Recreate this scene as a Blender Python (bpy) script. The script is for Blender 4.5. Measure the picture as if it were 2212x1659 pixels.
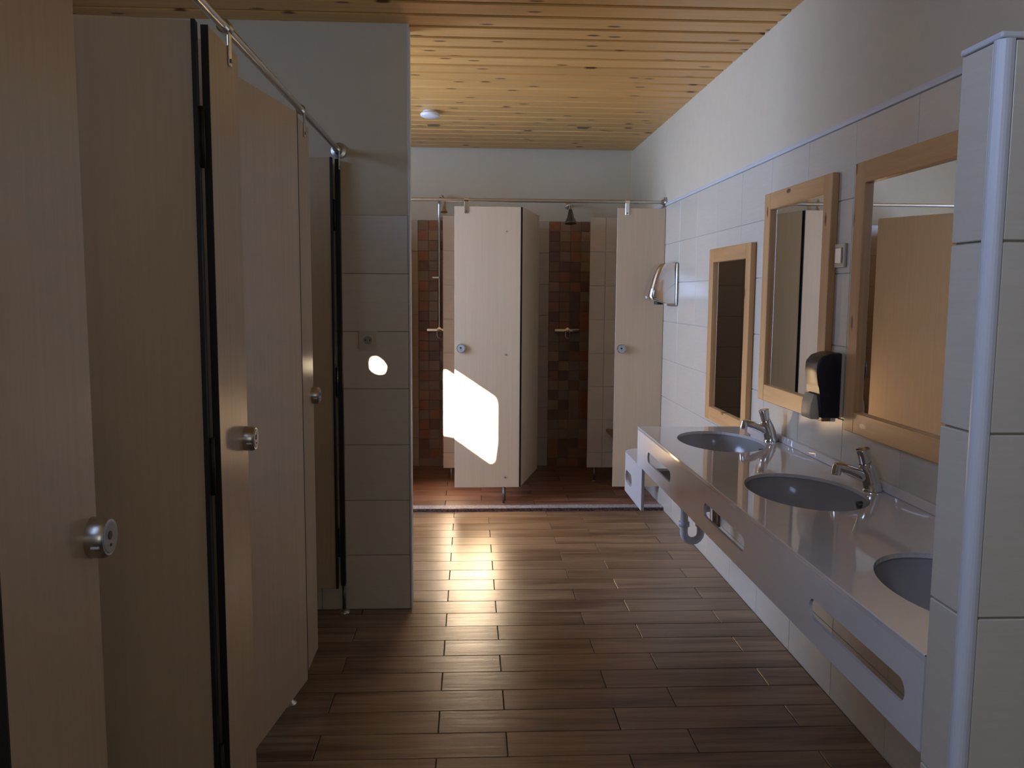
import bpy, bmesh, math, random
from mathutils import Vector, Matrix, Quaternion
random.seed(7)
for o in list(bpy.data.objects): bpy.data.objects.remove(o)
scene = bpy.context.scene
COL = scene.collection

# ---------------------------------------------------------------- camera
CAM = Vector((0, 0, 1.45))
cam_data = bpy.data.cameras.new('camera'); cam_data.sensor_width = 36; cam_data.lens = 29.864
cam_data.clip_start = 0.02
cam = bpy.data.objects.new('camera', cam_data); COL.objects.link(cam)
R_ = Vector((0.99879655, -0.0486077, 0.00653757)); U_ = Vector((-0.00134519, 0.10609611, 0.99435497)); B_ = Vector((-0.04902692, -0.99316711, 0.10590305))
M = Matrix((R_, U_, B_)).transposed().to_4x4(); M.translation = CAM
cam.matrix_world = M
scene.camera = cam

# ---------------------------------------------------------------- world, sun, window daylight, added fill, exposure
world = bpy.data.worlds.new('sky'); scene.world = world; world.use_nodes = True
wt = world.node_tree; bg = wt.nodes['Background']; bg.inputs[1].default_value = 1.0
_tc = wt.nodes.new('ShaderNodeTexCoord'); _sp = wt.nodes.new('ShaderNodeSeparateXYZ'); _rp = wt.nodes.new('ShaderNodeValToRGB')
wt.links.new(_tc.outputs['Generated'], _sp.inputs[0]); wt.links.new(_sp.outputs[2], _rp.inputs[0]); wt.links.new(_rp.outputs[0], bg.inputs[0])
_e = _rp.color_ramp.elements; _e[0].position = 0.06; _e[0].color = (0.10, 0.26, 0.05, 1); _e[1].position = 0.12; _e[1].color = (0.50, 0.66, 1.0, 1)   # trees below, sky above

SUN_D = Vector((0.01, 1.0, -0.17))
def lamp(name, kind, loc, direction, energy, color, **kw):
    l = bpy.data.lights.new(name, kind); l.energy = energy; l.color = color
    for k, v in kw.items(): setattr(l, k, v)
    o = bpy.data.objects.new(name, l); COL.objects.link(o)
    o.location = loc; o.rotation_euler = Vector(direction).to_track_quat('-Z', 'Y').to_euler()
    return o
lamp('sun', 'SUN', (-.2, -4, 3), SUN_D, 230.0, (1.0, 0.86, 0.68), angle=0.006)
def window_light(name, loc, direction, w, h, energy, color=(0.43, 0.59, 1.0)):
    lamp(name, 'AREA', loc, direction, energy, color, shape='RECTANGLE', size=w, size_y=h)
window_light('window_light_entrance', (-0.612, 0.20, 2.14), (1, 0, -0.35), 1.2, 0.60, 21.0)
window_light('window_light_behind', (0.70, -1.585, 1.60), (0, 1, 0), 0.9, 1.0, 5.5, (0.95, 0.94, 0.86))  # added fill from behind the camera, brightens surfaces facing it
window_light('window_light_showers', (-1.93, 4.75, 1.60), (1, 0, 0), 1.15, 1.6, 105)
window_light('window_light_cubicles', (-1.93, 2.00, 2.27), (1, 0, -0.12), 1.6, 0.36, 14)

scene.view_settings.view_transform = 'Standard'; scene.view_settings.look = 'None'
scene.view_settings.gamma = 1.0; scene.view_settings.use_curve_mapping = False
scene.view_settings.exposure = -0.48

# ---------------------------------------------------------------- materials
def new_mat(name, color, rough=0.5, metal=0.0, spec=0.5, coat=0.0):
    m = bpy.data.materials.new(name); m.use_nodes = True
    b = m.node_tree.nodes['Principled BSDF']
    b.inputs['Base Color'].default_value = (*color, 1); b.inputs['Roughness'].default_value = rough
    b.inputs['Metallic'].default_value = metal; b.inputs['Specular IOR Level'].default_value = spec
    b.inputs['Coat Weight'].default_value = coat; b.inputs['Coat Roughness'].default_value = 0.03
    return m
class N:
    def __init__(s, m): s.m = m; s.t = m.node_tree; s.b = s.t.nodes['Principled BSDF']
    def n(s, typ, **kw):
        x = s.t.nodes.new(typ)
        for k, v in kw.items(): setattr(x, k, v)
        return x
    def l(s, a, b): s.t.links.new(a, b)
    def coords(s, scale, rand=True):
        tc = s.n('ShaderNodeTexCoord'); mp = s.n('ShaderNodeMapping'); mp.inputs['Scale'].default_value = scale
        if rand:
            oi = s.n('ShaderNodeObjectInfo'); mu = s.n('ShaderNodeMath', operation='MULTIPLY'); mu.inputs[1].default_value = 37.0
            s.l(oi.outputs['Random'], mu.inputs[0])
            ad = s.n('ShaderNodeVectorMath', operation='ADD'); s.l(tc.outputs['Object'], ad.inputs[0]); s.l(mu.outputs[0], ad.inputs[1])
            s.l(ad.outputs[0], mp.inputs[0])
        else: s.l(tc.outputs['Object'], mp.inputs[0])
        return mp.outputs[0]
    def noise(s, vec, scale=1.0, detail=4, rough=0.6, dist=0.0):
        x = s.n('ShaderNodeTexNoise'); x.inputs['Scale'].default_value = scale; x.inputs['Detail'].default_value = detail
        x.inputs['Roughness'].default_value = rough; x.inputs['Distortion'].default_value = dist
        s.l(vec, x.inputs['Vector']); return x.outputs[0]
    def ramp(s, fac, stops):
        x = s.n('ShaderNodeValToRGB'); e = x.color_ramp.elements
        while len(e) < len(stops): e.new(0.5)
        for i, (p, c) in enumerate(stops): e[i].position = p; e[i].color = (*c, 1)
        s.l(fac, x.inputs[0]); return x.outputs[0]
    def mix(s, a, b, fac, blend='MIX'):
        x = s.n('ShaderNodeMix', data_type='RGBA', blend_type=blend)
        for sock, v in ((x.inputs[0], fac), (x.inputs[6], a), (x.inputs[7], b)):
            if hasattr(v, 'links'): s.l(v, sock)
            elif isinstance(v, (int, float)): sock.default_value = v
            else: sock.default_value = (*v, 1)
        return x.outputs[2]
    def hsv_rand(s, col, amt):
        oi = s.n('ShaderNodeObjectInfo'); mr = s.n('ShaderNodeMapRange')
        mr.inputs['To Min'].default_value = 1 - amt; mr.inputs['To Max'].default_value = 1 + amt
        s.l(oi.outputs['Random'], mr.inputs[0]); h = s.n('ShaderNodeHueSaturation'); s.l(mr.outputs[0], h.inputs['Value']); s.l(col, h.inputs['Color'])
        return h.outputs[0]
    def color(s, c): s.l(c, s.b.inputs['Base Color'])
    def bump(s, h, strength=0.2, dist=0.002):
        x = s.n('ShaderNodeBump'); x.inputs['Strength'].default_value = strength; x.inputs['Distance'].default_value = dist
        s.l(h, x.inputs['Height']); s.l(x.outputs[0], s.b.inputs['Normal'])

def streak_mat(name, c0, c1, scale, rough, spec=0.5, rand_amt=0.0, bump=0.0, coat=0.0, rand=True):
    m = new_mat(name, c0, rough, spec=spec, coat=coat); k = N(m)
    f = k.noise(k.coords(scale, rand), 1.0, 5, 0.65)
    c = k.ramp(f, [(0.3, c0), (0.72, c1)])
    if rand_amt: c = k.hsv_rand(c, rand_amt)
    k.color(c)
    if bump: k.bump(f, bump)
    return m
# maple laminate: fine vertical grain
LAM = streak_mat('maple_laminate', (0.575, 0.440, 0.295), (0.625, 0.490, 0.335), (75, 75, 1.6), 0.26, spec=0.32)
# ceramic wall tile, linen look
TILE = streak_mat('linen_tile', (0.72, 0.66, 0.535), (0.76, 0.70, 0.575), (9, 9, 120), 0.22, spec=0.5, rand_amt=0.02)
TILE_B = streak_mat('beige_shower_tile', (0.55, 0.44, 0.33), (0.60, 0.49, 0.38), (9, 9, 120), 0.2, rand_amt=0.02)
GROUT = streak_mat('grey_grout', (0.36, 0.33, 0.28), (0.42, 0.39, 0.34), (60, 60, 60), 0.9, rand=False)
GROUT_L = streak_mat('pale_grout', (0.52, 0.49, 0.45), (0.57, 0.54, 0.50), (60, 60, 60), 0.9, rand=False)
PLASTER = streak_mat('cream_plaster', (0.70, 0.62, 0.45), (0.73, 0.65, 0.48), (14, 14, 14), 0.85, bump=0.08, rand=False)
PVC = new_mat('white_pvc_trim', (0.74, 0.75, 0.78), 0.32)
# wood-look floor tile with long dark grain streaks
def floor_mat(name, cs, rough):
    m = new_mat(name, cs[1], rough, spec=0.40); k = N(m)
    v = k.coords((2.2, 34, 34)); f = k.noise(v, 1.0, 6, 0.62, 0.25)
    v2 = k.coords((0.9, 9, 9)); g = k.noise(v2, 1.0, 3, 0.5, 0.5)
    c = k.ramp(f, [(0.28, cs[0]), (0.5, cs[1]), (0.75, cs[2])])
    d = k.ramp(g, [(0.36, (0.45, 0.36, 0.30)), (0.52, (1, 1, 1))])
    c = k.mix(c, d, 0.75, 'MULTIPLY'); k.color(k.hsv_rand(c, 0.13)); k.bump(f, 0.35, 0.003)
    return m
FLOOR = floor_mat('wood_look_floor_tile', [(0.15, 0.090, 0.047), (0.245, 0.158, 0.088), (0.34, 0.235, 0.142)], 0.31)
FLOOR_R = floor_mat('reddish_floor_tile', [(0.19, 0.078, 0.040), (0.30, 0.135, 0.072), (0.38, 0.19, 0.11)], 0.34)
JOINT = new_mat('dark_floor_joint', (0.055, 0.038, 0.026), 0.8)
# varnished pine with knots
def pine_mat(name, grain, c0, c1, rough, knot_scale, knots=0.075, axes='XY'):
    m = new_mat(name, c0, rough, spec=0.5); k = N(m)
    f = k.noise(k.coords(grain), 1.0, 5, 0.6, 0.4)
    c = k.ramp(f, [(0.3, c0), (0.7, c1)])
    vo = k.n('ShaderNodeTexVoronoi'); vo.inputs['Scale'].default_value = 1.0; vo.voronoi_dimensions = '2D'
    sp = k.n('ShaderNodeSeparateXYZ'); cb = k.n('ShaderNodeCombineXYZ'); k.l(k.coords(knot_scale), sp.inputs[0])
    k.l(sp.outputs[axes[0]], cb.inputs[0]); k.l(sp.outputs[axes[1]], cb.inputs[1]); k.l(cb.outputs[0], vo.inputs['Vector'])
    kn = k.ramp(vo.outputs['Distance'], [(knots * 0.55, (1, 1, 1)), (knots, (0, 0, 0))])
    c = k.mix(c, (0.16, 0.065, 0.020), kn); k.color(k.hsv_rand(c, 0.07)); return m
PINE = pine_mat('pine_ceiling_board', (1.3, 30, 30), (0.69, 0.365, 0.10), (0.80, 0.465, 0.15), 0.36, (2.3, 6.4, 6.4), 0.085)
PINE_DARK = new_mat('groove_shadow_batten', (0.10, 0.048, 0.016), 0.9)
FRAME_V = pine_mat('pine_frame_upright', (34, 34, 1.6), (0.62, 0.33, 0.125), (0.74, 0.45, 0.20), 0.32, (7, 7, 2.6), 0.075, 'YZ')
FRAME_H = pine_mat('pine_frame_crosswise', (34, 1.6, 34), (0.62, 0.33, 0.125), (0.74, 0.45, 0.20), 0.32, (7, 2.6, 7), 0.075, 'YZ')
CHROME = new_mat('chrome', (0.80, 0.80, 0.81), 0.10, metal=1.0)
STEEL = new_mat('brushed_steel', (0.56, 0.55, 0.53), 0.28, metal=1.0)
DARKSTEEL = new_mat('dark_metal', (0.20, 0.19, 0.18), 0.35, metal=1.0)
MIRROR = new_mat('mirror_silver', (0.86, 0.87, 0.87), 0.012, metal=1.0)
BLACK = new_mat('black_rubber', (0.012, 0.011, 0.010), 0.55)
BLACKGLOSS = new_mat('black_plastic', (0.010, 0.013, 0.026), 0.34)
COUNTER = streak_mat('beige_solid_surface', (0.78, 0.73, 0.68), (0.81, 0.76, 0.71), (30, 30, 30), 0.06, spec=0.7, coat=0.6, rand=False)
PANELW = streak_mat('pale_solid_surface', (0.76, 0.73, 0.70), (0.78, 0.75, 0.72), (30, 30, 30), 0.16, spec=0.5, rand=False)
PORC = new_mat('grey_ceramic', (0.40, 0.385, 0.37), 0.16)
WHITEP = new_mat('white_plastic', (0.80, 0.80, 0.78), 0.4)
BEIGEP = new_mat('beige_plastic', (0.62, 0.56, 0.42), 0.35)
GREYP = new_mat('grey_plastic', (0.40, 0.41, 0.43), 0.4)
SEATW = new_mat('brown_seat', (0.20, 0.085, 0.05), 0.45)
SLOT = new_mat('grey_ceiling_slot', (0.16, 0.13, 0.08), 0.7)
MOS = [streak_mat('mosaic_' + n, a, b, (25, 25, 25), 0.30) for n, a, b in (
    ('rust', (0.34, 0.115, 0.036), (0.40, 0.15, 0.055)), ('brown', (0.26, 0.125, 0.05), (0.31, 0.155, 0.068)),
    ('tan', (0.36, 0.21, 0.10), (0.41, 0.25, 0.125)), ('umber', (0.19, 0.082, 0.034), (0.23, 0.105, 0.045)),
    ('grey_brown', (0.30, 0.19, 0.115), (0.34, 0.225, 0.14)))]
def terrazzo(name, c0, c1):
    m = new_mat(name, c0, 0.4); k = N(m); vo = k.n('ShaderNodeTexVoronoi'); vo.inputs['Scale'].default_value = 1.0
    k.l(k.coords((110, 110, 110), False), vo.inputs['Vector'])
    sep = k.n('ShaderNodeSeparateColor'); k.l(vo.outputs['Color'], sep.inputs[0])
    k.color(k.ramp(sep.outputs[0], [(0.35, c0), (0.75, c1)])); return m
TERR = terrazzo('light_terrazzo', (0.33, 0.28, 0.26), (0.52, 0.47, 0.45))
TERR_D = terrazzo('dark_terrazzo', (0.035, 0.022, 0.02), (0.14, 0.085, 0.075))

# ---------------------------------------------------------------- mesh helpers
def box(bm, x0, x1, y0, y1, z0, z1, bev=0.0, seg=1):
    r = bmesh.ops.create_cube(bm, size=1.0)
    vs = r['verts']
    for v in vs:
        v.co = Vector((x0 + (v.co.x + .5) * (x1 - x0), y0 + (v.co.y + .5) * (y1 - y0), z0 + (v.co.z + .5) * (z1 - z0)))
    if bev:
        es = list({e for v in vs for e in v.link_edges})
        bmesh.ops.bevel(bm, geom=es, offset=bev, segments=seg, affect='EDGES', profile=0.5)
    return bm
def tube(bm, pts, rad, seg=14, caps=True):
    pts = [Vector(p) for p in pts]; n = len(pts)
    if not hasattr(rad, '__len__'): rad = [rad] * n
    rings = []; up = None
    for i, p in enumerate(pts):
        t = ((pts[min(i + 1, n - 1)] - pts[i]).normalized() + (pts[i] - pts[max(i - 1, 0)]).normalized())
        if t.length < 1e-6: t = pts[min(i + 1, n - 1)] - pts[max(i - 1, 0)]
        t.normalize()
        if up is None: up = t.orthogonal().normalized()
        a = (up - t * up.dot(t)).normalized(); up = a; b = t.cross(a)
        rings.append([bm.verts.new(p + (a * math.cos(2 * math.pi * j / seg) + b * math.sin(2 * math.pi * j / seg)) * rad[i]) for j in range(seg)])
    for i in range(n - 1):
        for j in range(seg):
            f = bm.faces.new((rings[i][j], rings[i][(j + 1) % seg], rings[i + 1][(j + 1) % seg], rings[i + 1][j])); f.smooth = True
    if caps:
        bm.faces.new(rings[0][::-1]); bm.faces.new(rings[-1])
    return bm
def cyl(bm, p0, p1, r, seg=20): return tube(bm, [p0, p1], r, seg)
def prism(bm, pts, axis, a0, a1):
    """closed 2-D outline extruded along axis ('x': pts are (y,z); 'y': (x,z); 'z': (x,y))"""
    def mk(p, a): return {'x': (a, p[0], p[1]), 'y': (p[0], a, p[1]), 'z': (p[0], p[1], a)}[axis]
    A = [bm.verts.new(mk(p, a0)) for p in pts]; B = [bm.verts.new(mk(p, a1)) for p in pts]; n = len(pts)
    bm.faces.new(A); bm.faces.new(B[::-1])
    for i in range(n): bm.faces.new((A[i], B[i], B[(i + 1) % n], A[(i + 1) % n]))
    return bm
def plate_holes(bm, u0, u1, v0, v1, holes, w0, w1, to3):
    """rectangular plate u x v of thickness w0..w1; holes sorted along u: (cell_u0, cell_u1, outline pts ccw about centre)"""
    for (c0, c1, outl, cen) in holes:
        cu, cv = cen
        angs = [math.atan2(p[1] - cv, p[0] - cu) for p in outl]
        corner = [(c1, v1), (c0, v1), (c0, v0), (c1, v0)]
        items = [(math.atan2(p[1] - cv, p[0] - cu), p) for p in outl]
        def inner_at(a):
            d = (math.cos(a), math.sin(a)); best = None
            for i in range(len(outl)):
                p, q = outl[i], outl[(i + 1) % len(outl)]
                ex, ey = q[0] - p[0], q[1] - p[1]; den = d[0] * ey - d[1] * ex
                if abs(den) < 1e-12: continue
                t = ((p[0] - cu) * ey - (p[1] - cv) * ex) / den; s = ((p[0] - cu) * d[1] - (p[1] - cv) * d[0]) / den
                if t > 0 and -1e-6 <= s <= 1 + 1e-6: best = t if best is None else max(best, t)
            return (cu + d[0] * best, cv + d[1] * best)
        def outer_at(a):
            d = (math.cos(a), math.sin(a)); ts = []
            if d[0] > 1e-9: ts.append((c1 - cu) / d[0])
            if d[0] < -1e-9: ts.append((c0 - cu) / d[0])
            if d[1] > 1e-9: ts.append((v1 - cv) / d[1])
            if d[1] < -1e-9: ts.append((v0 - cv) / d[1])
            t = min(ts); return (cu + d[0] * t, cv + d[1] * t)
        ring = [(a, p, outer_at(a)) for a, p in items]
        for c in corner:
            a = math.atan2(c[1] - cv, c[0] - cu); ring.append((a, inner_at(a), c))
        ring.sort(key=lambda r: r[0])
        T = [(bm.verts.new(to3(*r[1], w1)), bm.verts.new(to3(*r[2], w1)), bm.verts.new(to3(*r[1], w0)), bm.verts.new(to3(*r[2], w0))) for r in ring]
        n = len(T)
        for i in range(n):
            a, b = T[i], T[(i + 1) % n]
            bm.faces.new((a[0], a[1], b[1], b[0])); bm.faces.new((a[2], b[2], b[3], a[3]))
            bm.faces.new((a[0], b[0], b[2], a[2]))
            oa, ob = ring[i][2], ring[(i + 1) % n][2]
            inner_edge = (abs(oa[0] - ob[0]) < 1e-7 and (u0 + 1e-6 < oa[0] < u1 - 1e-6))
            if not inner_edge: bm.faces.new((a[1], a[3], b[3], b[1]))
    bmesh.ops.remove_doubles(bm, verts=bm.verts, dist=1e-5)
    return bm
def ellipse(cu, cv, a, b, n=56): return [(cu + a * math.cos(2 * math.pi * i / n), cv + b * math.sin(2 * math.pi * i / n)) for i in range(n)]
def stadium(u0, u1, v0, v1, r, n=7):
    pts = []
    for cx, cy, s in ((u1 - r, v1 - r, 0), (u0 + r, v1 - r, 1), (u0 + r, v0 + r, 2), (u1 - r, v0 + r, 3)):
        for i in range(n):
            a = (s + i / (n - 1)) * math.pi / 2; pts.append((cx + r * math.cos(a), cy + r * math.sin(a)))
    return pts
def mesh_of(bm, name):
    bmesh.ops.recalc_face_normals(bm, faces=bm.faces)
    me = bpy.data.meshes.new(name); bm.to_mesh(me); bm.free(); return me
def obj(name, data, mat, parent=None, loc=(0, 0, 0), rotz=0.0, smooth=False):
    me = mesh_of(data, name) if isinstance(data, bmesh.types.BMesh) else data
    if mat is not None and not me.materials: me.materials.append(mat)
    if smooth:
        for p in me.polygons: p.use_smooth = True
        try: me.set_sharp_from_angle(angle=math.radians(38))
        except Exception: pass
    o = bpy.data.objects.new(name, me); COL.objects.link(o); o.location = loc; o.rotation_euler = (0, 0, rotz)
    if parent is not None: o.parent = parent
    return o
def tag(o, label, cat, group=None, kind=None):
    o['label'] = label; o['category'] = cat
    if group: o['group'] = group
    if kind: o['kind'] = kind
    return o
def thing(name, label, cat, loc=(0, 0, 0), rotz=0.0, group=None, kind=None):
    o = bpy.data.objects.new(name, None); COL.objects.link(o); o.location = loc; o.rotation_euler = (0, 0, rotz); o.empty_display_size = .1
    return tag(o, label, cat, group, kind)
def struct(name, bm, mat, label, cat): return tag(obj(name, bm, mat), label, cat, kind='structure')
def nb(): return bmesh.new()
_box_cache = {}
def box_mesh(key, sx, sy, sz, bev, mat):
    """shared box mesh with its base corner at the origin"""
    k = (key, round(sx, 4), round(sy, 4), round(sz, 4), mat.name)
    if k not in _box_cache:
        me = mesh_of(box(nb(), 0, sx, 0, sy, 0, sz, bev), key); me.materials.append(mat); _box_cache[k] = me
    return _box_cache[k]

# ---------------------------------------------------------------- the room shell
XL, XR = -1.95, 1.306          # left and right wall faces
YN, YF = -1.60, 7.00           # near wall (behind the camera) and far wall
YS = 3.81                      # stub wall face
XS = -0.268                    # free end of the stub wall
ZC = 2.60                      # ceiling
ROW, TW = 0.2545, 0.4035       # wall tile pitch
YD = 5.70                      # front of the shower cubicles
XP = -0.565                    # front of the toilet cubicles
ZT, ZB, ZRAIL = 2.02, 0.132, 2.062

# floor
floor = struct('floor', box(nb(), XL, XR, YN, YF, -0.12, -0.008), JOINT, 'dark brown wood-look tiled floor of the washroom', 'floor')
PR, PL = 0.1515, 0.6105
def plank_row(y0, y1, off, mat, x_from, z, th):
    x = off
    while x > x_from: x -= PL
    while x < XR:
        a, b = max(x, x_from), min(x + PL, XR)
        if b - a > .03:
            me = box_mesh('plank', b - a - .003, y1 - y0 - .003, th, 0.0014, mat)
            obj('plank', me, None, floor, (a + .0015, y0 + .0015, z))
        x += PL
i = -13
while 2.5325 + i * PR < 5.55:
    y0 = 2.5325 + i * PR
    plank_row(y0, min(y0 + PR, 5.555), (-0.105 if i % 2 else 0.12), FLOOR, XL if y0 > 3.7 else -1.25, -0.010, 0.010)
    i += 1
for i in range(9):
    plank_row(5.648 + i * .1502, 5.648 + (i + 1) * .1502, (0.08 if i % 2 else -0.17), FLOOR_R, -1.30, -0.008, 0.024)

t1 = thing('trim_1', 'speckled terrazzo threshold strip with dark front edge before the showers', 'threshold', (0, 5.555, 0), kind='structure')
obj('threshold_top', box(nb(), XL, XR, 0.012, .092, 0.0, 0.022, .002), TERR, t1)
obj('threshold_edge', box(nb(), XL, XR, -.004, .012, -.002, 0.0205, .001), TERR_D, t1)

# ceiling: boards run across the room
ceil = struct('ceiling', box(nb(), XL, XR, YN, YF, ZC + .012, ZC + .14), PINE_DARK, 'varnished pine board ceiling with dark grooves', 'ceiling')
BP = 0.1555
bm = nb()
prism(bm, [(0.0, 0.012), (0.0, 0.006), (0.006, 0), (BP - .027, 0), (BP - .021, .006), (BP - .021, .012)], 'x', XL, XR)
me_board = mesh_of(bm, 'ceiling_board'); me_board.materials.append(PINE)
y = 3.541 - 30 * BP
while y < YF - .02:
    if y > YN and y + BP < YF + .05:
        if y + BP <= YF: obj('ceiling_board', me_board, None, ceil, (0, y, ZC))
        else: obj('ceiling_board', box(nb(), XL, XR, 0, YF - y, 0, .011), PINE, ceil, (0, y, ZC))
    y += BP

# right wall
wr = struct('wall_right', box(nb(), XR + .006, XR + .15, YN, YF + .15, -0.12, ZC + .14), PLASTER, 'right wall with pale tiles below and cream plaster above', 'wall')
obj('plaster_band', box(nb(), XR - .002, XR + .006, YN, YF, 8 * ROW + .012, ZC + .011), PLASTER, wr)
def tile_grid(wall, axis, face, a_cells, rows, z0=0.0, th=0.008, facing=-1, name='wall_tile', row=ROW, mat=TILE):
    for (a0, a1) in a_cells:
        for r in range(rows):
            w = a1 - a0 - .003
            if w < .02: continue
            if axis == 'y':   # wall in the YZ plane
                me = box_mesh(name, th, w, row - .003, .0012, mat)
                obj(name, me, None, wall, (face if facing > 0 else face, a0 + .0015, z0 + r * row + .0015))
            else:
                me = box_mesh(name, w, th, row - .003, .0012, mat)
                obj(name, me, None, wall, (a0 + .0015, face, z0 + r * row + .0015))
def cells(a, b, step, phase):
    x = phase
    while x > a: x -= step
    out = []
    while x < b - 1e-6:
        out.append((max(x, a), min(x + step, b))); x += step
    return [c for c in out if c[1] - c[0] > .02]
obj('grout_bed', box(nb(), XR + .002, XR + .006, YN, YF, 0, 8 * ROW + .012), GROUT_L, wr)
tile_grid(wr, 'y', XR - .003, cells(-0.34, YF, TW, 2.481), 8)
t2 = struct('trim_2', prism(nb(), [(XR + .002, 8 * ROW), (XR - .009, 8 * ROW + .001), (XR - .012, 8 * ROW + .008), (XR - .009, 8 * ROW + .019), (XR + .002, 8 * ROW + .022)], 'y', YN, YF), PVC,
            'lilac-white strip capping the tiles on the right wall', 'trim')

# unseen dark doors added to cut light bouncing off the right wall
ABSORBER = streak_mat('dark_oak', (0.10, 0.055, 0.03), (0.14, 0.08, 0.045), (60, 60, 2), 0.5)
for n, (a_, b_) in enumerate(((-1.50, -0.42), (-0.30, 1.16))):
    d_ = thing('door_%d' % (n + 1), ('dark oak double door by the entrance wall', 'dark oak double door before the half-height wall')[n], 'door', (XR - .006, a_, 0), kind='structure')
    for q in range(2):
        w_ = (b_ - a_) / 2; obj('leaf', box(nb(), -.03, 0, q * w_ + .002, (q + 1) * w_ - .002, .005, 2.05, .002), ABSORBER, d_)
        bm = nb(); tube(bm, [(-.03, w_ - .05 + .1 * q, 1.0), (-.07, w_ - .05 + .1 * q, 1.0), (-.07, w_ - .05 + .1 * q + (.11 if q else -.11), 1.0)], .009, 10); obj('handle', bm, STEEL, d_)

# far wall, behind the showers
wf = struct('wall_far', box(nb(), XL, XR, YF + .006, YF + .15, -0.12, ZC + .14), PLASTER, 'far wall behind the showers, tiled below cream plaster', 'wall')
obj('plaster_band', box(nb(), XL, XR - .002, YF - .002, YF + .006, 8 * ROW, ZC + .011), PLASTER, wf)
obj('grout_bed', box(nb(), XL, XR, YF + .002, YF + .006, 0, 8 * ROW), GROUT, wf)
MX = ((-0.425, -0.079), (0.644, 0.990))
for a, b in ((XL, MX[0][0]), (MX[0][1], MX[1][0]), (MX[1][1], XR - .004)):
    tile_grid(wf, 'x', YF - .003, cells(a, b, TW, a if a != XL else b - 4 * TW), 8, 0, mat=TILE_B)
for a, b in MX:
    cw, rh = (b - a) / 4, 8 * ROW / 25
    for c in range(4):
        for r in range(25):
            mt = random.choice(MOS)
            obj('mosaic_tile', box_mesh('mosaic_tile', cw - .003, .008, rh - .003, .0012, mt), None, wf, (a + c * cw + .0015, YF - .003, r * rh + .0015))

# left wall with its (unseen) windows, stub wall, near wall
def wall_with_holes(name, axis, face, thick, outer, holes, mat, label):
    bm = nb()
    def mk(p, a): return (a, p[0], p[1]) if axis == 'x' else (p[0], a, p[1])
    es = []
    for loop in [outer] + holes:
        vs = [bm.verts.new(mk(p, face)) for p in loop]
        es += [bm.edges.new((vs[i], vs[(i + 1) % len(vs)])) for i in range(len(vs))]
    bmesh.ops.triangle_fill(bm, use_beauty=True, use_dissolve=False, edges=es)
    fs = list(bm.faces); r = bmesh.ops.extrude_face_region(bm, geom=fs)
    vec = Vector((thick, 0, 0)) if axis == 'x' else Vector((0, thick, 0))
    bmesh.ops.translate(bm, vec=vec, verts=[v for v in r['geom'] if isinstance(v, bmesh.types.BMVert)])
    return struct(name, bm, mat, label, 'wall')
def rect(a0, a1, b0, b1): return [(a0, b0), (a1, b0), (a1, b1), (a0, b1)]
WIN = [(4.17, 5.33, 0.80, 2.40), (1.20, 2.80, 2.09, 2.45)]
wl = wall_with_holes('wall_left', 'x', XL, -.15, rect(YN, YF, -0.12, ZC + .14), [rect(*w) for w in WIN], PLASTER, 'left outside wall with windows, behind the cubicles')
for n, (a0, a1, b0, b1) in enumerate(WIN):
    bm = nb(); w = .045
    for q in ((a0, a1, b0, b0 + w), (a0, a1, b1 - w, b1), (a0, a0 + w, b0 + w, b1 - w), (a1 - w, a1, b0 + w, b1 - w), ((a0 + a1) / 2 - .02, (a0 + a1) / 2 + .02, b0 + w, b1 - w)):
        box(bm, XL - .11, XL - .05, q[0], q[1], q[2], q[3])
    struct('window_%d' % (n + 1), bm, PVC, ('white framed window beside the showers', 'long white strip window above the toilet cubicles')[n], 'window')
# sun enters two unseen wall openings added and shaped to cast its patches
def back_project(pts, y_from):
    dy = y_from - YN
    return [(x - SUN_D.x * dy, z - SUN_D.z * dy) for x, z in pts]
PATCH = back_project([(-0.215, .985), (-0.19, .985), (.150, .757), (.166, .735), (.171, .70), (.171, .445), (.157, .325), (.145, .310), (.125, .322), (-.11, .492), (-0.215, .510)], YD)
BLOB = back_project([(-.440, 1.15), (-.434, 1.163), (-.418, 1.162), (-.395, 1.145), (-.386, 1.130), (-.385, 1.112), (-.391, 1.099), (-.408, 1.098), (-.425, 1.104), (-.438, 1.115)], YS)
wn = wall_with_holes('wall_near', 'y', YN, -.05, rect(XL - .15, XR + .15, -0.12, ZC + .14), [PATCH, BLOB, rect(0.25, 1.15, 1.10, 2.10)], PLASTER, 'cream entrance wall with a slanted gable pane')

wall_with_holes('wall_left_near', 'x', -.620, -.10, rect(YN, 1.012, -0.12, ZC + .012), [rect(-0.40, 0.80, 1.84, 2.44)], PLASTER, 'plaster corridor wall with a high window before the cubicles')
def frame4(axis, face, a0, a1, b0, b1, w=.04):
    bm = nb()
    for q in ((a0, a1, b0, b0 + w), (a0, a1, b1 - w, b1), (a0, a0 + w, b0 + w, b1 - w), (a1 - w, a1, b0 + w, b1 - w)):
        if axis == 'x': box(bm, face, face + .05, *q)
        else: box(bm, q[0], q[1], face, face + .03, q[2], q[3])
    return bm
struct('window_3', frame4('x', -.71, -0.40, 0.80, 1.84, 2.44), PVC, 'high white framed window in the corridor wall before the cubicles', 'window')
w4 = struct('window_4', frame4('y', YN - .045, 0.25, 1.15, 1.10, 2.10), PVC, 'white framed window in the entrance wall', 'window')  # unseen window added to go with the fill lamp behind the camera
obj('frosted_pane', box(nb(), 0.27, 1.13, YN - .035, YN - .029, 1.12, 2.08), new_mat('frosted_glass', (0.75, 0.78, 0.78), 0.8), w4)  # opaque sheet added to keep direct sun out of this opening
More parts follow.
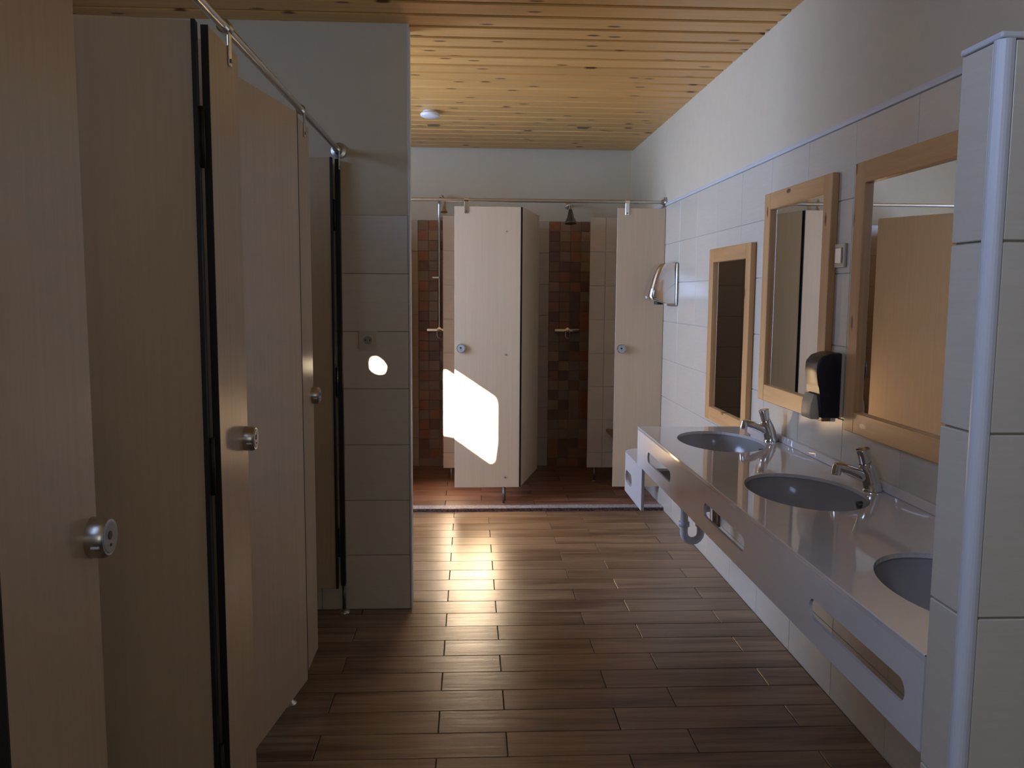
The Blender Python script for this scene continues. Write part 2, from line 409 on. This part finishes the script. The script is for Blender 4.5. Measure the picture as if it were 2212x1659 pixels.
ws = struct('wall_stub', box(nb(), XL, XS + .0, YS + .006, YS + .115, -0.12, ZC + .012), PLASTER, 'end wall beside the toilet cubicles, beige tiles below plaster', 'wall')
obj('plaster_band', box(nb(), XL, XS, YS - .001, YS + .006, 7 * .2555, ZC), PLASTER, ws)
obj('grout_bed', box(nb(), XL, XS, YS + .002, YS + .006, 0, 7 * .2555), GROUT, ws)
tile_grid(ws, 'x', YS - .003, [c for c in cells(XL, XS - .006, .4035, XS - .006 - 5 * .4035)], 7, row=.2555)
bm = nb(); box(bm, XS - .006, XS + .003, YS - .005, YS + .004, 0.0, ZC - .002, .003, 2)
struct('trim_3', bm, PVC, 'white corner strip on the free end of the stub wall', 'trim')

# half-height tiled wall in the right foreground
HX, HY0, HY1, HZ = 0.775, 1.250, 1.353, 1.832
wh = struct('wall_half', box(nb(), HX + .006, XR - .004, HY0 + .006, HY1 - .006, 0, HZ - .008), GROUT, 'half-height tiled partition wall at the near end of the wash counter', 'wall')
HR = .293
zs = [HZ - .006 - k * HR for k in range(8)]
def htile(x0, x1, y0, y1, z0, z1):
    obj('wall_tile', box(nb(), 0, x1 - x0, 0, y1 - y0, 0, z1 - z0, .0014), TILE, wh, (x0, y0, z0))
for k in range(7):
    z1, z0 = zs[k] - .0018, max(zs[k + 1] + .0018, 0)
    if z1 - z0 < .02: continue
    htile(HX, HX + .0075, HY0 + .020, HY1 - .002, z0, z1)
    htile(HX + .022, HX + .42, HY0, HY0 + .0075, z0, z1); htile(HX + .4235, XR - .005, HY0, HY0 + .0075, z0, z1)
    htile(HX + .006, XR - .005, HY1 - .0075, HY1, z0, z1)
bm = nb()
arc = [(HX + .020, HY0 - .001)] + [(HX + .014 + .016 * math.cos(a), HY0 + .014 + .016 * math.sin(a)) for a in [math.radians(270 - 90 * i / 6) for i in range(7)]] + [(HX - .001, HY0 + .019), (HX + .012, HY0 + .019), (HX + .020, HY0 + .010)]
prism(bm, arc, 'z', 0.0, HZ - .006)
t4 = struct('trim_4', bm, PVC, 'white rounded corner strip on the half-height tiled wall', 'trim')
bm = nb(); box(bm, HX - .002, XR - .005, HY0 - .002, HY1 + .002, HZ - .006, HZ + .004, .003, 2)
struct('trim_5', bm, PVC, 'flat pale cap on top of the half-height tiled wall', 'trim')

# ---------------------------------------------------------------- cubicle parts
PT = 0.014   # laminate thickness
def lock(parent, loc, rotz):
    """round indicator lock; the face looks along local -Y"""
    k = bpy.data.objects.new('lock', None); COL.objects.link(k); k.parent = parent; k.location = loc; k.rotation_euler = (0, 0, rotz); k.empty_display_size = .03
    bm = nb(); tube(bm, [(0, 0, 0), (0, -.020, 0), (0, -.026, 0)], [.031, .031, .027], 28); obj('lock_body', bm, STEEL, k, smooth=True)
    bm = nb(); tube(bm, [(0, -.026, 0), (0, -.0275, 0)], [.024, .023], 28); obj('lock_face', bm, GREYP, k, smooth=True)
    bm = nb(); tube(bm, [(-.004, -.0275, .004), (-.004, -.0285, .004)], .0065, 14); box(bm, -.0045, -.0005, -.0285, -.0275, -.013, -.009); obj('coin_slot', bm, BLACK, k)
    bm = nb(); box(bm, -.0315, -.020, -.022, -.010, -.0095, -.0065); obj('indicator_gap', bm, WHITEP, k)
    return k
def foot(parent, loc):
    k = bpy.data.objects.new('foot', None); COL.objects.link(k); k.parent = parent; k.location = loc; k.empty_display_size = .03
    bm = nb(); cyl(bm, (0, 0, .006), (0, 0, ZB + .004), .0085, 14); obj('foot_post', bm, DARKSTEEL, k)
    bm = nb(); tube(bm, [(0, 0, 0), (0, 0, .004), (0, 0, .012), (0, 0, .020)], [.031, .031, .020, .010], 20); obj('foot_disc', bm, STEEL, k, smooth=True)
def panel(bm_w, z0=ZB, z1=ZT, t=PT): return box(nb(), 0, bm_w, 0, t, z0, z1, .0012)
def pilaster(label, loc, rotz, width, lock_x=None, foot_x=None, gasket=None, gw=.003, screws=None, group=None):
    """front panel: local x along its width, local -y is the front"""
    p = thing('cubicle_pilaster', label, 'panel', loc, rotz, group)
    obj('panel', panel(width), LAM, p)
    if lock_x is not None: lock(p, (lock_x, 0, 1.083), 0)
    if foot_x is not None: foot(p, (foot_x, PT / 2, 0))
    if gasket is not None:
        bm = nb()
        for z0, z1 in ((ZB, ZT),):
            box(bm, min(gasket, gasket + gw), max(gasket, gasket + gw), -.0008, PT + .001, z0, z1)
        obj('edge_gasket', bm, BLACK, p)
    for sx, sz in (screws or ()):
        bm = nb(); cyl(bm, (sx, .0, sz), (sx, -.002, sz), .006, 12); obj('screw', bm, STEEL, p)
    return p
def door(label, loc, rotz, width, slim=False, group=None):
    """hinge at the local origin, leaf along local +x, thickness towards local +y"""
    d = thing('cubicle_door', label, 'door', loc, rotz, group)
    obj('leaf', box(nb(), .012, width, 0, PT, ZB, ZT, .0012), LAM, d)
    bm = nb(); box(bm, .0085 if slim else .003, .0125, -.0005, PT + (.001 if slim else .010), ZB, ZT, .0008); obj('edge_gasket', bm, BLACK, d)
    for z in (1.78, 1.06, .34):
        bm = nb()
        if slim: cyl(bm, (.0055, PT / 2, z - .065), (.0055, PT / 2, z + .065), .003, 10)
        else: cyl(bm, (-.002, PT / 2, z - .065), (-.002, PT / 2, z + .065), .0055, 12); box(bm, -.002, .011, PT / 2 - .004, PT / 2 + .004, z - .055, z + .055)
        obj('hinge', bm, BLACK, d)
    return d
def partition(label, loc, rotz, length, group=None):
    p = thing('cubicle_partition', label, 'panel', loc, rotz, group)
    obj('panel', box(nb(), 0, length, 0, PT, ZB, ZT, .0012), LAM, p)
    for fx in (.062, length - .12): foot(p, (fx, PT / 2, 0))
    return p
def rail(label, p0, p1, flanges, brackets, axis):
    r = thing('support_rail', label, 'rail', p0)
    d = Vector(p1) - Vector(p0)
    bm = nb(); cyl(bm, (0, 0, 0), d, .0115, 18); obj('rail_tube', bm, STEEL, r, smooth=True)
    dn = d.normalized()
    for f in flanges:
        c = d * f; s = dn if f > .5 else -dn
        bm = nb(); tube(bm, [c - s * .034, c - s * .020, c - s * .012, c - s * .009, c - s * .001], [.0125, .016, .019, .033, .033], 24); obj('flange', bm, STEEL, r, smooth=True)
    for b in brackets:
        c = dn * b
        k = bpy.data.objects.new('bracket', None); COL.objects.link(k); k.parent = r; k.location = c; k.empty_display_size = .03
        bm = nb(); tube(bm, [-dn * .014, dn * .014], .0165, 20); obj('clip', bm, CHROME, k, smooth=True)
        bm = nb()
        if axis == 'y': box(bm, .0075, .0115, -.011, .011, -.088, -.008, .001)
        else: box(bm, -.013, .013, -.0125, -.0085, -.088, -.008, .001)
        obj('strap', bm, CHROME, k)
        bm = nb()
        if axis == 'y': cyl(bm, (.0115, 0, -.076), (.0135, 0, -.076), .005, 10)
        else: cyl(bm, (0, -.0125, -.076), (0, -.0145, -.076), .005, 10)
        obj('screw', bm, DARKSTEEL, k)
    return r

H90 = math.pi / 2
# toilet cubicles on the left: pilaster local x -> world +Y, front (local -y) -> world +X
def left_pil(label, y0, y1, **kw): return pilaster(label, (XP, y0, 0), H90, y1 - y0, **kw)
left_pil('maple panel with round lock beside the open door next to the camera end', 1.018, 1.287, lock_x=.252, gasket=-.001)
left_pil('maple panel between the wide-open grey-lit door and the ajar door', 1.926, 2.165, lock_x=.216, gasket=-.001)
left_pil('narrow maple panel between the ajar door and the end cubicle', 2.832, 3.075, lock_x=.222)
p = thing('wall_post', 'slim black-edged hinge post against the tiled end wall', 'post', (XP, 3.760, 0), H90)
obj('panel', box(nb(), 0, .044, 0, PT, ZB, ZT, .001), LAM, p)
bm = nb(); box(bm, -.004, .020, -.003, PT + .003, ZB, ZT, .001); obj('edge_gasket', bm, BLACK, p)
bm = nb(); cyl(bm, (.016, PT / 2, 0), (.016, PT / 2, ZB), .008, 12); obj('foot_post', bm, DARKSTEEL, p)
bm = nb(); tube(bm, [(.016, PT / 2, 0), (.016, PT / 2, .006), (.016, PT / 2, .016)], [.028, .026, .012], 18); obj('foot_disc', bm, STEEL, p, smooth=True)
# doors: closed leaf would lie along -Y from the hinge; rotz gives the leaf direction
door('wide-open maple cubicle door swung in beside the second lock panel', (XP - .0135, 1.910, 0), math.radians(185.0), .62)
door('maple cubicle door left slightly ajar between two lock panels', (XP - .0005, 2.829, 0), math.radians(270 - 8.3), .64, slim=True)
door('maple cubicle door swung fully open against the tiled end wall', (XP - .020, 3.735, 0), math.radians(180.5), .62)
for y_, lb in ((1.14, 'maple partition behind the first lock panel'), (2.03, 'maple partition behind the second lock panel'), (2.90, 'maple partition behind the narrow lock panel')):
    partition(lb, (XP - PT - .002, y_ + PT, 0), math.pi, 1.36)
rail('steel rail above the toilet cubicles ending at the tiled stub wall', (XP - PT / 2, .95, ZRAIL), (XP - PT / 2, YS - .002, ZRAIL), (1.0,), (.26, 1.135, 2.035, 2.805), 'y')

# shower cubicles at the far end
pilaster('maple panel with round lock carrying the sun patch, between both showers', (-.106, YD, 0), 0, .440, lock_x=.045, foot_x=.335, gasket=.4395,
         screws=((.345, 1.86), (.345, 1.04), (.345, .20)))
pilaster('maple panel with round lock next to the hand dryer wall', (.978, YD, 0), 0, XR - .978 - .006, lock_x=.043)
pilaster('maple shower panel on the far side of the sunlit shower', (-1.30, YD, 0), 0, .535, lock_x=.05, foot_x=.3, gasket=.530)
door('maple shower door swung inward beside the sunlit panel', (.343, YD + .012, 0), math.radians(75), .63, slim=True)
door('maple shower door swung inward in the sunlit left shower', (-.752, YD + .010, 0), math.radians(60), .63)
partition('maple partition between the two showers', (.244, YD + PT + .002, 0), H90, YF - YD - PT - .012)
partition('maple partition on the far side of the left shower', (-1.02, YD + PT + .002, 0), H90, YF - YD - PT - .012)
def screen(label, x0, x1, cuts):
    s = thing('shower_screen', label, 'screen', (x0, 6.405, 0))
    obj('panel', box(nb(), 0, x1 - x0, .006, .006 + PT, ZB - .012, ZT, .001), GROUT_L, s)
    zs_ = [ZT - k * ROW for k in range(8)] + [ZB - .012]
    for a, b in zip(cuts, cuts[1:]):
        for z1, z0 in zip(zs_, zs_[1:]):
            if z1 - z0 > .02: obj('screen_tile', box_mesh('screen_tile', b - a - .002, .008, z1 - z0 - .0025, .001, TILE_B), None, s, (a - x0 + .001, 0, z0 + .00125))
    for fx in (.06, x1 - x0 - .06): foot(s, (fx, PT / 2 + .006, 0))
screen('beige tiled half screen inside the sunlit left shower', -.205, .226, (-.205, .011, .226))
screen('beige tiled half screen inside the dark right shower', .897, XR - .006, (.897, 1.013, XR - .006))
rail('steel rail across the shower fronts, fixed to the right wall', (XL + .002, YD + PT / 2, ZRAIL), (XR - .005, YD + PT / 2, ZRAIL), (0.0, 1.0), (XS * 0 + 1.95 - 1.0, 1.95 - .030, 1.95 + 1.040), 'x')

# shower fittings
def shower(label_prefix, x, slide):
    s = thing('shower_fitting', label_prefix, 'shower', (x, YF - .004, 1.15))
    bm = nb()
    for dx in (-.075, .075):
        tube(bm, [(dx, 0, 0), (dx, -.02, 0), (dx, -.05, 0)], [.030, .022, .014], 16)
    cyl(bm, (-.10, -.055, 0), (.10, -.055, 0), .020, 18); obj('mixer_body', bm, CHROME, s, smooth=True)
    bm = nb()
    tube(bm, [(0, -.07, 0), (0, -.10, .01)], .017, 14)
    loop = [(.018 * math.cos(a), -.115 - .012 * math.sin(a), -.028 + .034 * math.sin(a)) for a in [2 * math.pi * i / 16 for i in range(17)]]
    tube(bm, loop, .005, 8, caps=False); obj('lever', bm, CHROME, s, smooth=True)
    if slide:   # exposed riser with a swan neck
        top = 1.055; hx = .045
        bm = nb(); tube(bm, [(0, -.055, .015), (0, -.055, top - .05), (.003, -.062, top - .015), (.012, -.085, top + .010), (.022, -.115, top + .012), (.034, -.150, top), (hx, -.175, top - .035), (hx, -.180, top - .060)], .0125, 14)
        obj('riser_pipe', bm, CHROME, s, smooth=True); hy, hz, k = -.180, top - .055, .55
    else:       # arm straight out of the wall
        top = 1.010; hx = 0
        bm = nb(); tube(bm, [(0, 0, top), (0, -.012, top), (0, -.015, top), (0, -.10, top), (0, -.15, top - .005), (0, -.185, top - .03), (0, -.195, top - .05)], [.028, .026, .0105, .0105, .0105, .0105, .0105], 14)
        obj('shower_arm', bm, CHROME, s, smooth=True); hy, hz, k = -.195, top - .045, .92
    bm = nb()
    tube(bm, [(hx, hy, hz), (hx, hy - .004, hz - .03 * k), (hx, hy - .010, hz - .07 * k), (hx, hy - .017, hz - .108 * k), (hx, hy - .019, hz - .122 * k)], [.013, .018 * k + .004, .028 * k + .002, .050 * k, .051 * k], 22); obj('shower_head', bm, CHROME if slide else DARKSTEEL, s, smooth=True)
    if slide:
        bm = nb(); box(bm, -.058, .0, -.075, -.045, .415, .433, .004); obj('soap_holder', bm, STEEL, s)
        for zz in (.55, .90): obj('wall_bracket', cyl(nb(), (0, 0, zz), (0, -.055, zz), .010, 12), CHROME, s)
    return s
shower('chrome shower riser with soap holder in the sunlit left shower', -.252, True)
shower('chrome shower with dark bell head in the dim right shower', .790, False)
bs = thing('bench_seat', 'brown bench seat on the wall inside the right shower', 'seat', (1.036, 5.92, .405))
obj('seat_board', box(nb(), 0, XR - 1.036 - .006, 0, .46, 0, .022, .005, 2), SEATW, bs)
for yy in (.06, .38):
    bm = nb(); prism(bm, [(.04, 0), (XR - 1.036 - .006, 0), (XR - 1.036 - .006, -.20), (XR - 1.036 - .03, -.20)], 'y', yy, yy + .02); obj('support_bracket', bm, STEEL, bs)

# ---------------------------------------------------------------- wash counter
CX, CZ, CY0, CY1 = .774, .842, HY1 + .001, 3.852
BY = (1.665, 2.565, 3.465); BX = 1.046; BA, BB = .172, .258
wc = thing('wash_counter', 'long beige wash counter with three oval basins and slotted front panel', 'counter', (0, 0, 0))
bm = nb(); cuts = [CY0, (BY[0] + BY[1]) / 2, (BY[1] + BY[2]) / 2, CY1]
# u = y, v = x
plate_holes(bm, CY0, CY1, CX, XR - .006, [(cuts[i], cuts[i + 1], ellipse(BY[i], BX, BB, BA), (BY[i], BX)) for i in range(3)], CZ - .012, CZ, lambda u, v, w: (v, u, w))
obj('worktop', bm, COUNTER, wc)
bm = nb(); scen = ((1.412, 1.842), (2.305, 2.725), (3.197, 3.625)); scut = [CY0, 2.07, 2.96, CY1 - .001]
plate_holes(bm, CY0, CY1 - .001, .668, CZ - .0125, [(scut[i], scut[i + 1], stadium(scen[i][0], scen[i][1], .722, .768, .0225), ((scen[i][0] + scen[i][1]) / 2, .745)) for i in range(3)], CX, CX + .008, lambda u, v, w: (w, u, v))
obj('front_panel', bm, PANELW, wc)
bm = nb(); box(bm, CX - .001, CX + .004, CY0, CY1, CZ - .0035, CZ + .0006, .001); obj('front_edge', bm, PANELW, wc)
bm = nb(); box(bm, XR - .018, XR - .004, CY0, CY1, CZ + .0005, CZ + .030, .002); obj('upstand', bm, COUNTER, wc)
for yy in (2.115, 3.015, 3.80):
    bm = nb(); box(bm, CX + .05, XR - .006, yy, yy + .03, CZ - .045, CZ - .0125); box(bm, XR - .03, XR - .006, yy, yy + .03, CZ - .22, CZ - .045); obj('wall_bracket', bm, STEEL, wc)
def bowl(bm, a, b, depth, th=.008, n=48, m=10):
    """oval bowl, rim at z = 0, opening up"""
    def ring(k, off):
        t = k / m * math.pi / 2
        s = max(math.cos(t) ** .55, .14); z = -depth * math.sin(t) - off
        return [bm.verts.new(((a + off) * s * math.cos(2 * math.pi * j / n), (b + off) * s * math.sin(2 * math.pi * j / n), z if k else 0.0)) for j in range(n)]
    inn = [ring(k, 0) for k in range(m + 1)]; out = [ring(k, th) for k in range(m + 1)]
    for R in (inn, out):
        for k in range(m):
            for j in range(n):
                f = bm.faces.new((R[k][j], R[k][(j + 1) % n], R[k + 1][(j + 1) % n], R[k + 1][j])); f.smooth = True
        bm.faces.new(R[m])
    for j in range(n): bm.faces.new((inn[0][j], inn[0][(j + 1) % n], out[0][(j + 1) % n], out[0][j]))
    return bm
def basin(label, x, y, z, a, b, depth, trap, trap_mat, group=None):
    s = thing('wash_basin', label, 'basin', (x, y, z), group=group)
    obj('bowl', bowl(nb(), a, b, depth), PORC, s, smooth=True)
    for q in (-a - .014, a + .002): obj('mounting_clip', box(nb(), q, q + .012, -.05, .05, -.012, -.001), STEEL, s)
    bm = nb(); tube(bm, [(0, 0, -depth + .0005), (0, 0, -depth + .003)], [.024, .020], 20); obj('drain', bm, CHROME, s, smooth=True)
    bm = nb(); cx = a * .955; tube(bm, [(cx + .006, -b * .10, -depth * .20), (cx - .008, -b * .10, -depth * .21)], .0115, 18); obj('overflow', bm, DARKSTEEL, s, smooth=True)
    if trap == 'bottle':
        bm = nb(); cyl(bm, (0, 0, -depth - .010), (0, 0, -depth - .10), .017, 16); tube(bm, [(0, 0, -depth - .10), (0, 0, -depth - .105), (0, 0, -depth - .20), (0, 0, -depth - .215)], [.02, .034, .034, .026], 20)
        tube(bm, [(.03, 0, -depth - .125), (XR - x - .005, 0, -depth - .125)], .014, 14); tube(bm, [(XR - x - .012, 0, -depth - .125), (XR - x - .004, 0, -depth - .125)], .032, 18)
        obj('trap', bm, trap_mat, s, smooth=True)
        for dy in (-.09, .07):
            bm = nb(); tube(bm, [(.21, dy * .4, .02), (.215, dy * .6, -.10), (.225, dy, -.23)], .005, 8); tube(bm, [(XR - x - .005, dy, -.24), (.215, dy, -.24), (.205, dy, -.24)], [.014, .012, .010], 12)
            obj('supply_hose', bm, CHROME, s, smooth=True)
    else:
        r0 = -depth - .010; pts = [(0, 0, r0), (0, 0, r0 - .235)] + [(0.042 - .042 * math.cos(a_), 0, r0 - .235 - .042 * math.sin(a_)) for a_ in [math.pi * i / 8 for i in range(1, 9)]] + [(.084, 0, r0 - .14), (.10, 0, r0 - .115), (.13, 0, r0 - .11), (XR - x - .005, 0, r0 - .11)]
        bm = nb(); tube(bm, pts, .0195, 14); obj('trap', bm, trap_mat, s, smooth=True)
        for p_ in ((0, 0, r0 - .05), (0, 0, r0 - .19), (.084, 0, r0 - .19)):
            bm = nb(); tube(bm, [(p_[0], 0, p_[2] - .012), (p_[0], 0, p_[2] + .012)], .027, 14); obj('trap_nut', bm, trap_mat, s)
    return s
basin('oval basin half hidden behind the half-height wall', BX, BY[0], CZ - .0125, BA + .004, BB + .004, .135, 'bottle', CHROME)
basin('oval basin in the middle of the wash counter', BX, BY[1], CZ - .0125, BA + .004, BB + .004, .135, 'bottle', CHROME)
basin('oval basin at the far end of the wash counter', BX, BY[2], CZ - .0125, BA + .004, BB + .004, .135, 'bottle', CHROME)

def faucet(label, y):
    f = thing('push_tap', label, 'tap', (1.258, y, CZ + .0005))
    bm = nb(); tube(bm, [(0, 0, 0), (0, 0, .006), (-.001, 0, .012), (-.006, 0, .035), (-.015, 0, .062), (-.024, 0, .084), (-.026, 0, .089)], [.030, .030, .027, .0265, .0255, .022, .0195], 24); obj('body', bm, CHROME, f, smooth=True)
    bm = nb(); tube(bm, [(-.012, 0, .040), (-.040, 0, .056), (-.075, 0, .069), (-.110, 0, .078), (-.122, 0, .079)], [.019, .0165, .0145, .0135, .012], 16)
    tube(bm, [(-.114, 0, .084), (-.117, 0, .060), (-.118, 0, .052)], [.013, .0155, .0145], 16); obj('spout', bm, CHROME, f, smooth=True)
    bm = nb(); tube(bm, [(-.0255, 0, .088), (-.029, 0, .104), (-.034, 0, .126), (-.035, 0, .132), (-.0355, 0, .134)], [.0175, .0185, .0215, .0215, .019], 24); obj('push_button', bm, CHROME, f, smooth=True)
    return f
faucet('chrome push tap behind the basin by the half-height wall', BY[0] - .01)
faucet('chrome push tap at the middle basin of the wash counter', BY[1] - .01)
faucet('chrome push tap at the far basin of the wash counter', BY[2] - .01)

# lower children's counter past the end of the long one
LX, LZ, LY0, LY1 = .800, .642, CY1 + .012, 4.39
lc = thing('low_wash_counter', 'low white wash counter with rounded corner past the long counter', 'counter', (0, 0, 0))
rad = .11
outl = [(LX, LY0)] + [(LX + rad - rad * math.cos(a), LY1 - rad + rad * math.sin(a)) for a in [math.pi / 2 * i / 8 for i in range(9)]] + [(XR - .006, LY1), (XR - .006, LY0)]
lby, lbx = (LY0 + LY1) / 2 - .0, 1.075
bm = nb()
plate_holes(bm, LY0, LY1 - rad, LX, XR - .006, [(LY0, LY1 - rad, ellipse(4.07, 1.06, .155, .14, 40), (4.07, 1.06))], LZ - .012, LZ, lambda u, v, w: (v, u, w))
top2 = outl[1:11]; prism(bm, [(LX, LY1 - rad)] + top2[1:] + [(XR - .006, LY1 - rad)], 'z', LZ - .012, LZ); obj('worktop', bm, PANELW, lc)
bm = nb()
plate_holes(bm, LY0, LY1 - rad, .440, LZ - .0125, [(LY0, LY1 - rad, stadium(4.11, 4.272, .492, .556, .030), (4.19, .524))], LX, LX + .014, lambda u, v, w: (w, u, v))
arc_o = outl[1:10]; arc_i = [(LX + rad - (rad - .014) * math.cos(a), LY1 - rad + (rad - .014) * math.sin(a)) for a in [math.pi / 2 * i / 8 for i in range(9)]]
prism(bm, arc_o + arc_i[::-1], 'z', .440, LZ - .0125); obj('front_panel', bm, PANELW, lc)
basin('small round basin in the low white counter', 1.06, 4.07, LZ - .0125, .144, .159, .11, 'p', new_mat('pale_grey_pipe', (0.58, 0.58, 0.60), 0.35))

# ---------------------------------------------------------------- things on the right wall
def mirror(label, y0, y1, z0, z1):
    m = thing('wall_mirror', label, 'mirror', (XR - .004, (y0 + y1) / 2, z0))
    h, w, fw, t = z1 - z0, y1 - y0, .070, .026
    for zz in (0, h - fw): obj('frame_rail', box(nb(), -t, 0, -w / 2 + fw + .0006, w / 2 - fw - .0006, zz, zz + fw, .002), FRAME_H, m)
    for s in (-1, 1):
        a = sorted((s * w / 2, s * (w / 2 - fw))); obj('frame_stile', box(nb(), -t, 0, a[0], a[1], 0, h, .002), FRAME_V, m)
    obj('mirror_glass', box(nb(), -.010, -.004, -w / 2 + fw - .004, w / 2 - fw + .004, fw - .004, h - fw + .004), MIRROR, m)
    return m
mirror('pine-framed mirror half hidden by the half-height wall, above the middle basin', 2.118, 2.818, .994, 1.885)
mirror('pine-framed mirror above the far basin, left of the soap dispenser', 3.000, 3.693, .994, 1.883)
mirror('pine-framed mirror hung lower past the end of the long counter', 3.856, 4.53, .786, 1.690)

sd = thing('soap_dispenser', 'black soap dispenser with beige push lever between two mirrors', 'dispenser', (XR - .004, 2.940, 1.022))
bm = nb(); box(bm, -.012, 0, -.060, .060, .002, .226, .006, 2); obj('back_plate', bm, BEIGEP, sd)
bm = nb()
side = [(-.010, 0), (-.076, 0), (-.080, .04), (-.090, .11), (-.099, .165), (-.097, .196), (-.080, .218), (-.045, .230), (-.010, .230)]
prism(bm, side, 'y', -.056, .056); bmesh.ops.bevel(bm, geom=[e for e in bm.edges], offset=.007, segments=3, affect='EDGES', profile=.5)
obj('cover', bm, BLACKGLOSS, sd, smooth=True)
bm = nb(); lev = [(-.072, -.006), (-.106, -.006), (-.110, .012), (-.106, .050), (-.097, .085), (-.082, .080), (-.076, .03)]
prism(bm, lev, 'y', -.034, .050); bmesh.ops.bevel(bm, geom=[e for e in bm.edges], offset=.005, segments=2, affect='EDGES', profile=.5); obj('push_lever', bm, BEIGEP, sd, smooth=True)

sw = thing('light_switch', 'small cream light switch plate between the two mirrors', 'switch', (XR - .004, 2.955, 1.590))
obj('switch_frame', box(nb(), -.009, 0, -.042, .042, -.042, .042, .003, 2), BEIGEP, sw)
obj('rocker', box(nb(), -.014, -.009, -.028, .028, -.028, .028, .003, 2), CHROME, sw)

hd = thing('hand_dryer', 'chrome wedge-shaped hand dryer on the tiled wall near the showers', 'hand dryer', (XR - .004, 5.43, 1.376))
bm = nb(); box(bm, -.014, 0, -.125, .125, .0, .276, .010, 3); obj('back_plate', bm, STEEL, hd, smooth=True)
bm = nb()
lv = [(.018, .078, .108), (.040, .168, .108), (.065, .178, .107), (.12, .166, .104), (.19, .146, .100), (.24, .128, .096), (.262, .112, .091), (.272, .090, .084)]
rings = []
for z, dep, hw in lv:
    r = .030; ring = []
    pts = [(-.010, -hw), ] + [(-dep + r - r * math.sin(a), -hw + r - r * math.cos(a)) for a in [math.pi / 2 * i / 5 for i in range(6)]] + [(-dep + r - r * math.cos(a), hw - r + r * math.sin(a)) for a in [math.pi / 2 * i / 5 for i in range(6)]] + [(-.010, hw)]
    rings.append([bm.verts.new((x, yv, z)) for x, yv in pts])
for a, b in zip(rings, rings[1:]):
    for j in range(len(a) - 1):
        bm.faces.new((a[j], a[j + 1], b[j + 1], b[j]))
    bm.faces.new((a[-1], a[0], b[0], b[-1]))
bm.faces.new(rings[0]); bm.faces.new(rings[-1])
obj('cover', bm, CHROME, hd, smooth=True)
bm = nb(); tube(bm, [(-.095, 0, .030), (-.095, 0, .010)], .028, 20); obj('nozzle', bm, BLACK, hd, smooth=True)
bm = nb(); box(bm, -.1775, -.171, -.016, .016, .048, .066, .002); obj('sensor_window', bm, WHITEP, hd)

# socket on the stub wall
so = thing('wall_socket', 'cream round-hole power socket on the tiled end wall', 'socket', (-.455, YS - .003, 1.240))
obj('socket_frame', box(nb(), -.041, .041, -.010, 0, -.041, .041, .003, 2), BEIGEP, so)
bm = nb(); tube(bm, [(0, -.010, 0), (0, -.0125, 0)], [.0235, .0225], 28); obj('socket_insert', bm, BEIGEP, so, smooth=True)
bm = nb(); tube(bm, [(0, -.0125, 0), (0, -.0129, 0)], .0190, 24); obj('socket_well', bm, new_mat('socket_well', (.36, .32, .24), .5), so)
for dx in (-.0095, .0095):
    bm = nb(); cyl(bm, (dx, -.0129, 0), (dx, -.0134, 0), .0032, 10); obj('pin_hole', bm, BLACK, so)

# ceiling fittings
sk = thing('smoke_detector', 'white round smoke detector on the pine ceiling', 'smoke detector', (-.258, 5.575, ZC))
bm = nb(); tube(bm, [(0, 0, 0), (0, 0, -.012)], .046, 28); obj('mounting_base', bm, WHITEP, sk, smooth=True)
bm = nb(); tube(bm, [(0, 0, -.012), (0, 0, -.018), (0, 0, -.032), (0, 0, -.040)], [.058, .063, .060, .040], 28); obj('cover', bm, WHITEP, sk, smooth=True)
for x_, lb in ((-.257, 'small grey slotted plate in the ceiling beside the smoke detector'), (.780, 'small grey slotted plate in the ceiling above the right shower')):
    v = thing('ceiling_vent', lb, 'vent', (x_, 6.035, ZC))
    obj('vent_frame', box(nb(), -.042, .042, -.020, .020, -.004, .0, .001), STEEL, v)
    obj('vent_slot', box(nb(), -.036, .036, -.013, .013, -.0052, -.004), SLOT, v)
